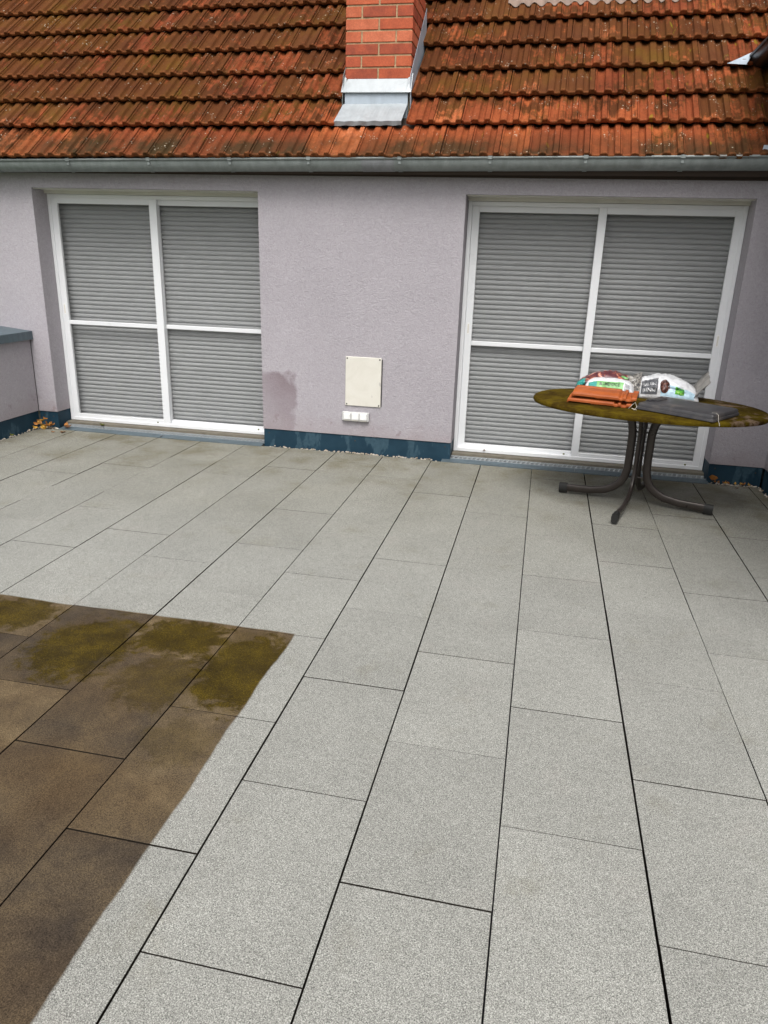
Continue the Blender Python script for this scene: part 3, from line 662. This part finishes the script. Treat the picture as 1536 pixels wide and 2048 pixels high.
# ------------------------------------------------------------------ things on the table
# fresh clay tiles, two stacked
def clay_tile(z, dx, label, rz):
    t = empty('clay_roof_tile', (.405+dx, -.795, z), rz=rz); tag(t, label, 'roof tile', 'clay tiles on the table')
    L_, W_ = .40, .235; v = []; f = []
    # cross profile over the width (front to back), rounded front roll and shallow pan
    pr = [(-.1175, .000), (-.1175, .012), (-.112, .020), (-.098, .023), (-.088, .017), (-.080, .016), (-.070, .022), (-.05, .030), (.02, .034), (.05, .033), (.062, .024), (.075, .024), (.085, .034), (.105, .036), (.1175, .028), (.1175, .010)]
    xs = [(-.200, -.012, .8), (-.196, .002, 1), (-.18, .005, 1), (.09, .0, 1), (.10, -.006, .8), (.115, -.006, .8), (.12, .004, .85), (.135, .004, .85), (.14, -.008, .7), (.165, -.008, .7), (.17, .004, .8), (.2, .004, .8)]
    m_ = len(pr)
    for x, dz, k in xs:
        for y, h in pr: v.append((x, y, h*k+dz*.8+.006))
    for i in range(len(xs)-1):
        for k in range(m_-1): f.append((i*m_+k, i*m_+k+1, (i+1)*m_+k+1, (i+1)*m_+k)[::-1])
    top = MB().add(v, f); o = top.build('tile_body', MAT['clay'], t)
    md = o.modifiers.new('thick', 'SOLIDIFY'); md.thickness = .011; md.offset = -1
    bv = o.modifiers.new('soft', 'BEVEL'); bv.width = .0022; bv.segments = 1; bv.limit_method = 'ANGLE'
    MB().box(-.202, -.188, -.112, .112, .0, .022, .004).build('nose_lip', MAT['clay'], t)
    MB().box(-.05, .185, -.116, -.106, .002, .014, .003).build('side_rib', MAT['clay'], t)
clay_tile(TZ+.001, -.008, 'orange clay roof tile lying on the tabletop under another one', -.19)
clay_tile(TZ+.040, .014, 'orange clay roof tile on top of the other clay tile', -.165)
# anthracite tile
at = empty('dark_roof_tile', (.905, -.945, TZ+.001), rz=radians(-35)); tag(at, 'flat anthracite roof tile with a pale scuff lying on the mossy table', 'roof tile')
mb = MB(); v = []; f = []
AL, AW = .25, .185
loops = [(1.0, 1.0, .003), (1.0, 1.0, .012), (.992, .988, .0145), (.975, .955, .015), (.972, .950, .026), (.955, .925, .0315), (.90, .84, .0350), (.6, .5, .0360)]
for sx, sy, z in loops:
    m_ = 6
    for cx_, cy_, a0 in ((1, 1, 0), (-1, 1, 90), (-1, -1, 180), (1, -1, 270)):
        for k in range(m_):
            a = radians(a0+90*k/(m_-1)); rr = .018*(1 if z < .02 else .8); v.append((cx_*(AL*sx-rr)+rr*cos(a), cy_*(AW*sy-rr)+rr*sin(a), z*1.3))
N = 24
for i in range(len(loops)-1):
    for k in range(N): k2 = (k+1) % N; f.append((i*N+k, i*N+k2, (i+1)*N+k2, (i+1)*N+k))
f.append(tuple(range((len(loops)-1)*N, len(loops)*N))); f.append(tuple(range(N))[::-1])
smooth_angle(MB().add(v, f).build('tile_body', MAT['anthracite'], at), 35)
for i, (x, l) in enumerate(((-.222, .11), (-.205, .10), (-.188, .075), (-.172, .07))):
    MB().box(x-.005, x+.005, -l, l*.9, .044, .0545, .002).build('head_rib', MAT['anthracite'], at)
MB().box(-.235, .20, -.1845, -.178, .014, .0205, .002).build('side_rib', MAT['anthracite'], at)

# plastic sacks: pillow surfaces with prints laid on them
class Bag:
    def __init__(s, loc, rz, L, b, h, seed, wr=.010, ends=(4, 4), lean=0.0, slope=0.0):
        s.slope = slope
        s.loc = Vector(loc); s.rz = rz; s.L = L; s.b = b; s.h = h; s.seed = seed; s.wr = wr; s.ends = ends; s.lean = lean
    def P(s, u, ph):
        e = s.ends[0] if u < 0 else s.ends[1]; k = max(0., 1-abs(u)**e)**.5
        def sp(t, p): return math.copysign(abs(t)**p, t)
        y = -s.b*sp(cos(ph), .62)*(.72+.28*k); z = s.h*(abs(sin(ph))**.75)*(.10+.90*k) if ph >= 0 else 0
        y += s.lean*z
        z *= 1-s.slope*(u+.35); p = Vector((u*s.L, y, max(z, 0)))
        q = Vector((u*s.L*11+s.seed, ph*1.6, s.seed*2)); d = mnoise.noise(q)*s.wr+(.5-abs(mnoise.noise(q*1.9+Vector((0, 0, 4)))*1.6))*s.wr*.9+mnoise.noise(q*4.5)*s.wr*.25
        c = Vector((u*s.L*.9, 0, s.h*.35)); n = (p-c); n.x *= .3
        if n.length > 1e-6 and ph > 0.02 and ph < pi-.02: p += n.normalized()*d*min(1, sin(ph)*2.5)
        p.z = max(p.z, .001); return p
    def PN(s, u, ph, off):
        e = .004; du = s.P(min(u+e, .999), ph)-s.P(max(u-e, -.999), ph); dp = s.P(u, min(ph+e, pi))-s.P(u, max(ph-e, 0)); n = du.cross(dp)
        n = n.normalized() if n.length > 1e-9 else Vector((0, -1, 0))
        p = s.P(u, ph); c = Vector((p.x, 0, s.h*.3))
        if n.dot(p-c) < 0: n = -n
        return p+n*off
    def body(s, name, mat, parent, nu=44, nv=26):
        v = [s.P(-1+2*i/nu, pi*k/nv) for i in range(nu+1) for k in range(nv+1)]; f = []
        for i in range(nu):
            for k in range(nv): f.append((i*(nv+1)+k, i*(nv+1)+k+1, (i+1)*(nv+1)+k+1, (i+1)*(nv+1)+k)[::-1])
        # bottom
        for i in range(nu): f.append((i*(nv+1), i*(nv+1)+nv, (i+1)*(nv+1)+nv, (i+1)*(nv+1))[::-1])
        o = MB().add(v, f).build(name, mat, parent, True); bm = bmesh.new(); bm.from_mesh(o.data); bmesh.ops.recalc_face_normals(bm, faces=bm.faces); bm.to_mesh(o.data); bm.free(); return o
    def patch(s, name, mat, parent, u0, u1, p0, p1, off=.0012, shape=None, nu=26, nv=18):
        off += .0014
        v = []; f = []
        for i in range(nu+1):
            for k in range(nv+1):
                a, c = -1+2*i/nu, -1+2*k/nv
                if shape == 'disc':
                    x = a*math.sqrt(1-c*c/2); y = c*math.sqrt(1-a*a/2)
                else: x, y = a, c
                v.append(s.PN(u0+(u1-u0)*(x+1)/2, p0+(p1-p0)*(y+1)/2, off))
        for i in range(nu):
            for k in range(nv): f.append((i*(nv+1)+k, (i+1)*(nv+1)+k, (i+1)*(nv+1)+k+1, i*(nv+1)+k+1))
        return MB().add(v, f).build(name, mat, parent, True)
    def text(s, name, body, mat, parent, u0, u1, p0, p1, off=.0038, flip=False, bold=.02):
        cu = bpy.data.curves.new('lettering', 'FONT'); cu.body = body; cu.size = 1; cu.offset = bold; cu.resolution_u = 2
        ob = bpy.data.objects.new('lettering', cu); C.objects.link(ob); dg = bpy.context.evaluated_depsgraph_get(); me = bpy.data.meshes.new_from_object(ob.evaluated_get(dg)); bpy.data.objects.remove(ob)
        xs = [q.co.x for q in me.vertices]; ys = [q.co.y for q in me.vertices]; xa, xb, ya, yb = min(xs), max(xs), min(ys), max(ys)
        for q in me.vertices:
            a, c = (q.co.x-xa)/(xb-xa), (q.co.y-ya)/(yb-ya)
            if flip: a, c = 1-a, 1-c
            q.co = s.PN(u0+(u1-u0)*a, p0+(p1-p0)*c, off)
        me.name = name; me.materials.clear(); return link(name, me, mat, parent)
# bark mulch sack
wb = Bag((.835, -.405, TZ+.001), radians(-7), .225, .150, .152, 3.1, .020, (1.7, 1.5), .12, .08)
t = empty('bark_mulch_sack', wb.loc, rz=wb.rz); tag(t, 'plump white plastic sack of pine bark with upside down grey lettering panel', 'sack')
wb.body('sack_body', MAT['bag_white'], t)
wb.patch('blue_print', MAT['print_blue'], t, -.10, .86, .10, .66, .0008)
wb.patch('lettering_panel', MAT['print_dark'], t, -.66, -.20, .16, 1.02, .0016)
wb.text('lettering', 'PINIE', MAT['print_white'], t, -.60, -.25, .27, .42, .0046, True, .0)
wb.text('lettering', 'MITTEL', MAT['print_white'], t, -.63, -.25, .57, .73, .0046, True, .0)
wb.patch('bark_picture', MAT['print_bark'], t, -.14, .14, .22, .92, .0018, 'disc')
wb.patch('green_badge', MAT['print_green'], t, .30, .56, .24, .62, .0018)
wb.patch('badge_mark', MAT['print_dgreen'], t, .33, .55, .46, .57, .0034); wb.patch('badge_mark', MAT['print_lime'], t, .33, .44, .30, .38, .0034); wb.patch('badge_mark', MAT['print_lime'], t, .46, .53, .28, .36, .0034)
# sealed end flap standing up on the right, crumpled open end on the left
v = []; f = []
for i in range(9):
    for k in range(4):
        yy = -.135+.27*i/8; s_ = k/3
        v.append((.190+.085*s_+.006*sin(i*1.9), yy*(.95+.08*s_)+.02*s_, .030+.105*s_+.045*i/8*(1-.2*s_)+.008*sin(i*2.3+k)))
for i in range(8):
    for k in range(3): f.append((i*4+k, i*4+k+1, i*4+k+5, i*4+k+4))
o = MB().add(v, f).build('end_flap', MAT['bag_grey'], t, True); md = o.modifiers.new('t', 'SOLIDIFY'); md.thickness = .003
rr = random.Random(5); v = []; f = []
for i in range(13):
    a = pi*i/12
    for k in range(6):
        s_ = k/5; r_ = (.150-.035*s_)*(1+.22*mnoise.noise(Vector((i*.9, k*.8, 1.7)))); hh = (.150-.060*s_)*(1+.35*mnoise.noise(Vector((i*.8, k*1.1, 8.))))
        v.append((-.155-.130*s_+.02*mnoise.noise(Vector((i, k, 3.))), -r_*cos(a)*.95, max(.002, hh*sin(a)**.8)))
for i in range(12):
    for k in range(5): f.append((i*6+k, i*6+k+1, i*6+k+7, i*6+k+6))
o = MB().add(v, f).build('crumpled_end', MAT['bag_crumple'], t); md = o.modifiers.new('t', 'SOLIDIFY'); md.thickness = .003
# potting soil sack (green panel)
gb = Bag((.462, -.525, TZ+.001), radians(-9), .168, .105, .118, 9.4, .006, (5, 5), .05)
t = empty('potting_soil_sack', gb.loc, rz=gb.rz); tag(t, 'white plastic sack with green lettered panel behind the clay tiles', 'sack')
gb.body('sack_body', MAT['bag_white'], t)
gb.patch('green_panel', MAT['print_grad'], t, -.62, .56, .25, 1.05, .0012)
gb.patch('teal_print', MAT['print_teal'], t, -.78, -.46, .25, 1.0, .0016)
gb.text('lettering', 'BLUMENERDE', MAT['print_black'], t, -.36, .42, .66, .92, .0042)
for i in range(7): gb.patch('barcode_bar', MAT['print_dark'], t, .60+i*.030, .615+i*.030, .30, 1.02, .0016, None, 1, 6)
# colourful sack at the back
cb = Bag((.475, -.330, TZ+.001), radians(-9), .225, .105, .140, 17.7, .020, (1.9, 1.7), .0)
t = empty('flower_soil_sack', cb.loc, rz=cb.rz); tag(t, 'crumpled brown and orange printed sack with teal corner at the back of the table', 'sack')
cb.body('sack_body', MAT['print_mix'], t)
cb.patch('teal_print', MAT['print_teal'], t, -.93, -.70, .45, 1.2, .0018)
cb.patch('green_roundel', MAT['print_grad'], t, .34, .60, .95, 1.5, .0018, 'disc')
cb.patch('white_corner', MAT['bag_white'], t, .66, .97, .5, 1.9, .0015)
# loose plastic strings
def stringy(pts, label):
    o = MB().tube(pts, .0016, 5).build('loose_string', MAT['white_string']); tag(o, label, 'string')
stringy([(.555, -.965, TZ+.004), (.572, -.975, TZ+.03), (.590, -.968, TZ+.045), (.600, -.985, TZ+.02), (.585, -1.0, TZ+.003), (.570, -.99, TZ+.012), (.60, -.995, TZ+.003)], 'pale curled string at the front corner of the clay tiles')
stringy([(1.005, -1.16, TZ+.046), (1.03, -1.165, TZ+.046), (1.035, -1.19, TZ+.04), (1.037, -1.205, TZ+.010), (1.042, -1.215, TZ-.004), (1.044, -1.222, TZ-.018)], 'pale thread hanging off the front edge of the anthracite tile')

# ------------------------------------------------------------------ gravel along the plinths and leaves
def gravel(name, segs, n, label):
    mb = MB(); rg = random.Random(len(label))
    for k in range(n):
        (xa, ya), (xb, yb) = rg.choice(segs); t = rg.random(); r = rg.uniform(.004, .0095)
        x, y, z = xa+(xb-xa)*t+rg.uniform(-.013, .013), ya+(yb-ya)*t+rg.uniform(-.010, .006), rg.uniform(-.008, .006)
        bm = bmesh.new(); bmesh.ops.create_icosphere(bm, subdivisions=1, radius=r); s_ = (rg.uniform(.8, 1.5), rg.uniform(.8, 1.3), rg.uniform(.6, .9))
        bm.verts.index_update(); mb.add([(x+q.co.x*s_[0], y+q.co.y*s_[1], z+q.co.z*s_[2]) for q in bm.verts], [tuple(q.index for q in f_.verts) for f_ in bm.faces]); bm.free()
    o = mb.build(name, MAT['pebble'], None, True); tag(o, label, 'gravel', None, 'stuff')
gravel('gravel', [((-2.20, -.018), (-.72, -.018))]*2+[((-1.9, -.018), (-1.2, -.018))], 150, 'thin line of pebbles along the blue plinth between the doors')
gravel('gravel', [((-4.362, -.03), (-4.362, -2.0)), ((-4.36, -.02), (-4.2, -.02))], 260, 'pebbles along the foot of the left parapet')
gravel('gravel', [((1.33, -.016), (1.66, -.016)), ((1.672, -.03), (1.672, -.8))], 150, 'pebbles in the corner right of the table')
def leaf_mesh(l, w_, curl, seed):
    rg = random.Random(seed); v = []; f = []; n = 7
    for i in range(n+1):
        t = i/n; ww = w_*(sin(pi*min(1, t*1.02))**.8)*(.8+.3*rg.random())
        for k in (-1, 0, 1): v.append(((t-.5)*l, k*ww*.5, curl*(.4*abs(k)+1.2*(t-.5)**2*2)+rg.uniform(-.003, .003)))
    for i in range(n):
        for k in range(2): f.append((i*3+k, i*3+k+1, i*3+k+4, i*3+k+3))
    me = mesh('fallen_leaf', v, f)
    for p in me.polygons: p.use_smooth = True
    return me
def leaf(x, y, z, rot, l, w_, mat, label, group=None, curl=.02):
    me = leaf_mesh(l, w_, curl, int(x*1000)+7); o = link('fallen_leaf', me, MAT[mat]); o.location = (x, y, z); o.rotation_euler = rot; tag(o, label, 'leaf', group); o.modifiers.new('t', 'SOLIDIFY').thickness = .0006
PILE = 'orange brown dry leaf in the small pile in the corner by the left door'
rl_ = random.Random(21)
for i in range(14):
    x = -4.345+rl_.random()**1.3*.13; y = -.03-rl_.random()*.075; z = .012+.075*rl_.random()*(1-abs(x+4.29)/.13)
    leaf(x, y, max(.012, z), (rl_.uniform(-.9, .9), rl_.uniform(-.9, .9), rl_.uniform(0, 6)), rl_.uniform(.04, .065), rl_.uniform(.03, .045), rl_.choice(('leaf_brown', 'leaf_brown', 'leaf_ochre')), PILE, 'leaves piled in the left corner')
leaf(-4.335, -.14, .018, (.5, .3, .4), .045, .036, 'leaf_ochre', 'single ochre leaf on the pebbles left of the leaf pile')
leaf(-4.10, -.02, .020, (.4, .1, 1.0), .07, .04, 'leaf_dark', 'dark brown leaf on the left end of the left drain grate')
leaf(-4.13, .01, .024, (.2, -.3, 2.0), .06, .04, 'leaf_brown', 'reddish brown leaf beside the dark one on the left drain grate')
leaf(-4.05, -.165, .006, (.05, .05, .2), .055, .03, 'leaf_dark', 'larger brown leaf lying flat on the paving near the left door', curl=.012)
leaf(-4.135, -.175, .005, (.05, .05, .5), .03, .014, 'leaf_brown', 'tiny leaf scrap on the paving beside the larger leaf', curl=.008)
leaf(-4.347, -.44, .016, (.3, .4, 1.2), .04, .03, 'leaf_green', 'yellow green leaf among the pebbles by the parapet')
leaf(-3.83, .10, .030, (.3, .2, .5), .04, .028, 'leaf_green', 'small mossy green tuft leaf on the left drain grate')
leaf(1.338, -.02, .045, (1.25, .2, .5), .085, .045, 'leaf_brown', 'rust brown leaf leaning in the corner right of the right door')
leaf(1.50, -.115, .005, (.05, .05, .3), .03, .016, 'leaf_dark', 'tiny dark leaf scrap on the paving in the right corner', curl=.006)
rl2 = random.Random(4)
for i in range(9):
    leaf(1.36+.30*rl2.random(), -.03-.02*rl2.random(), .012, (rl2.uniform(-.4, .4), rl2.uniform(-.4, .4), rl2.uniform(0, 6)), rl2.uniform(.025, .04), .02, rl2.choice(('leaf_ochre', 'leaf_brown')), 'small yellowed leaf among the pebbles in the right corner', 'leaves among the right corner pebbles')
leaf(-.40, .183, .066, (1.4, 0, .3), .022, .012, 'leaf_dark', 'small dark leaf scrap stuck on the right door bottom rail')
print('tiles', ntile)
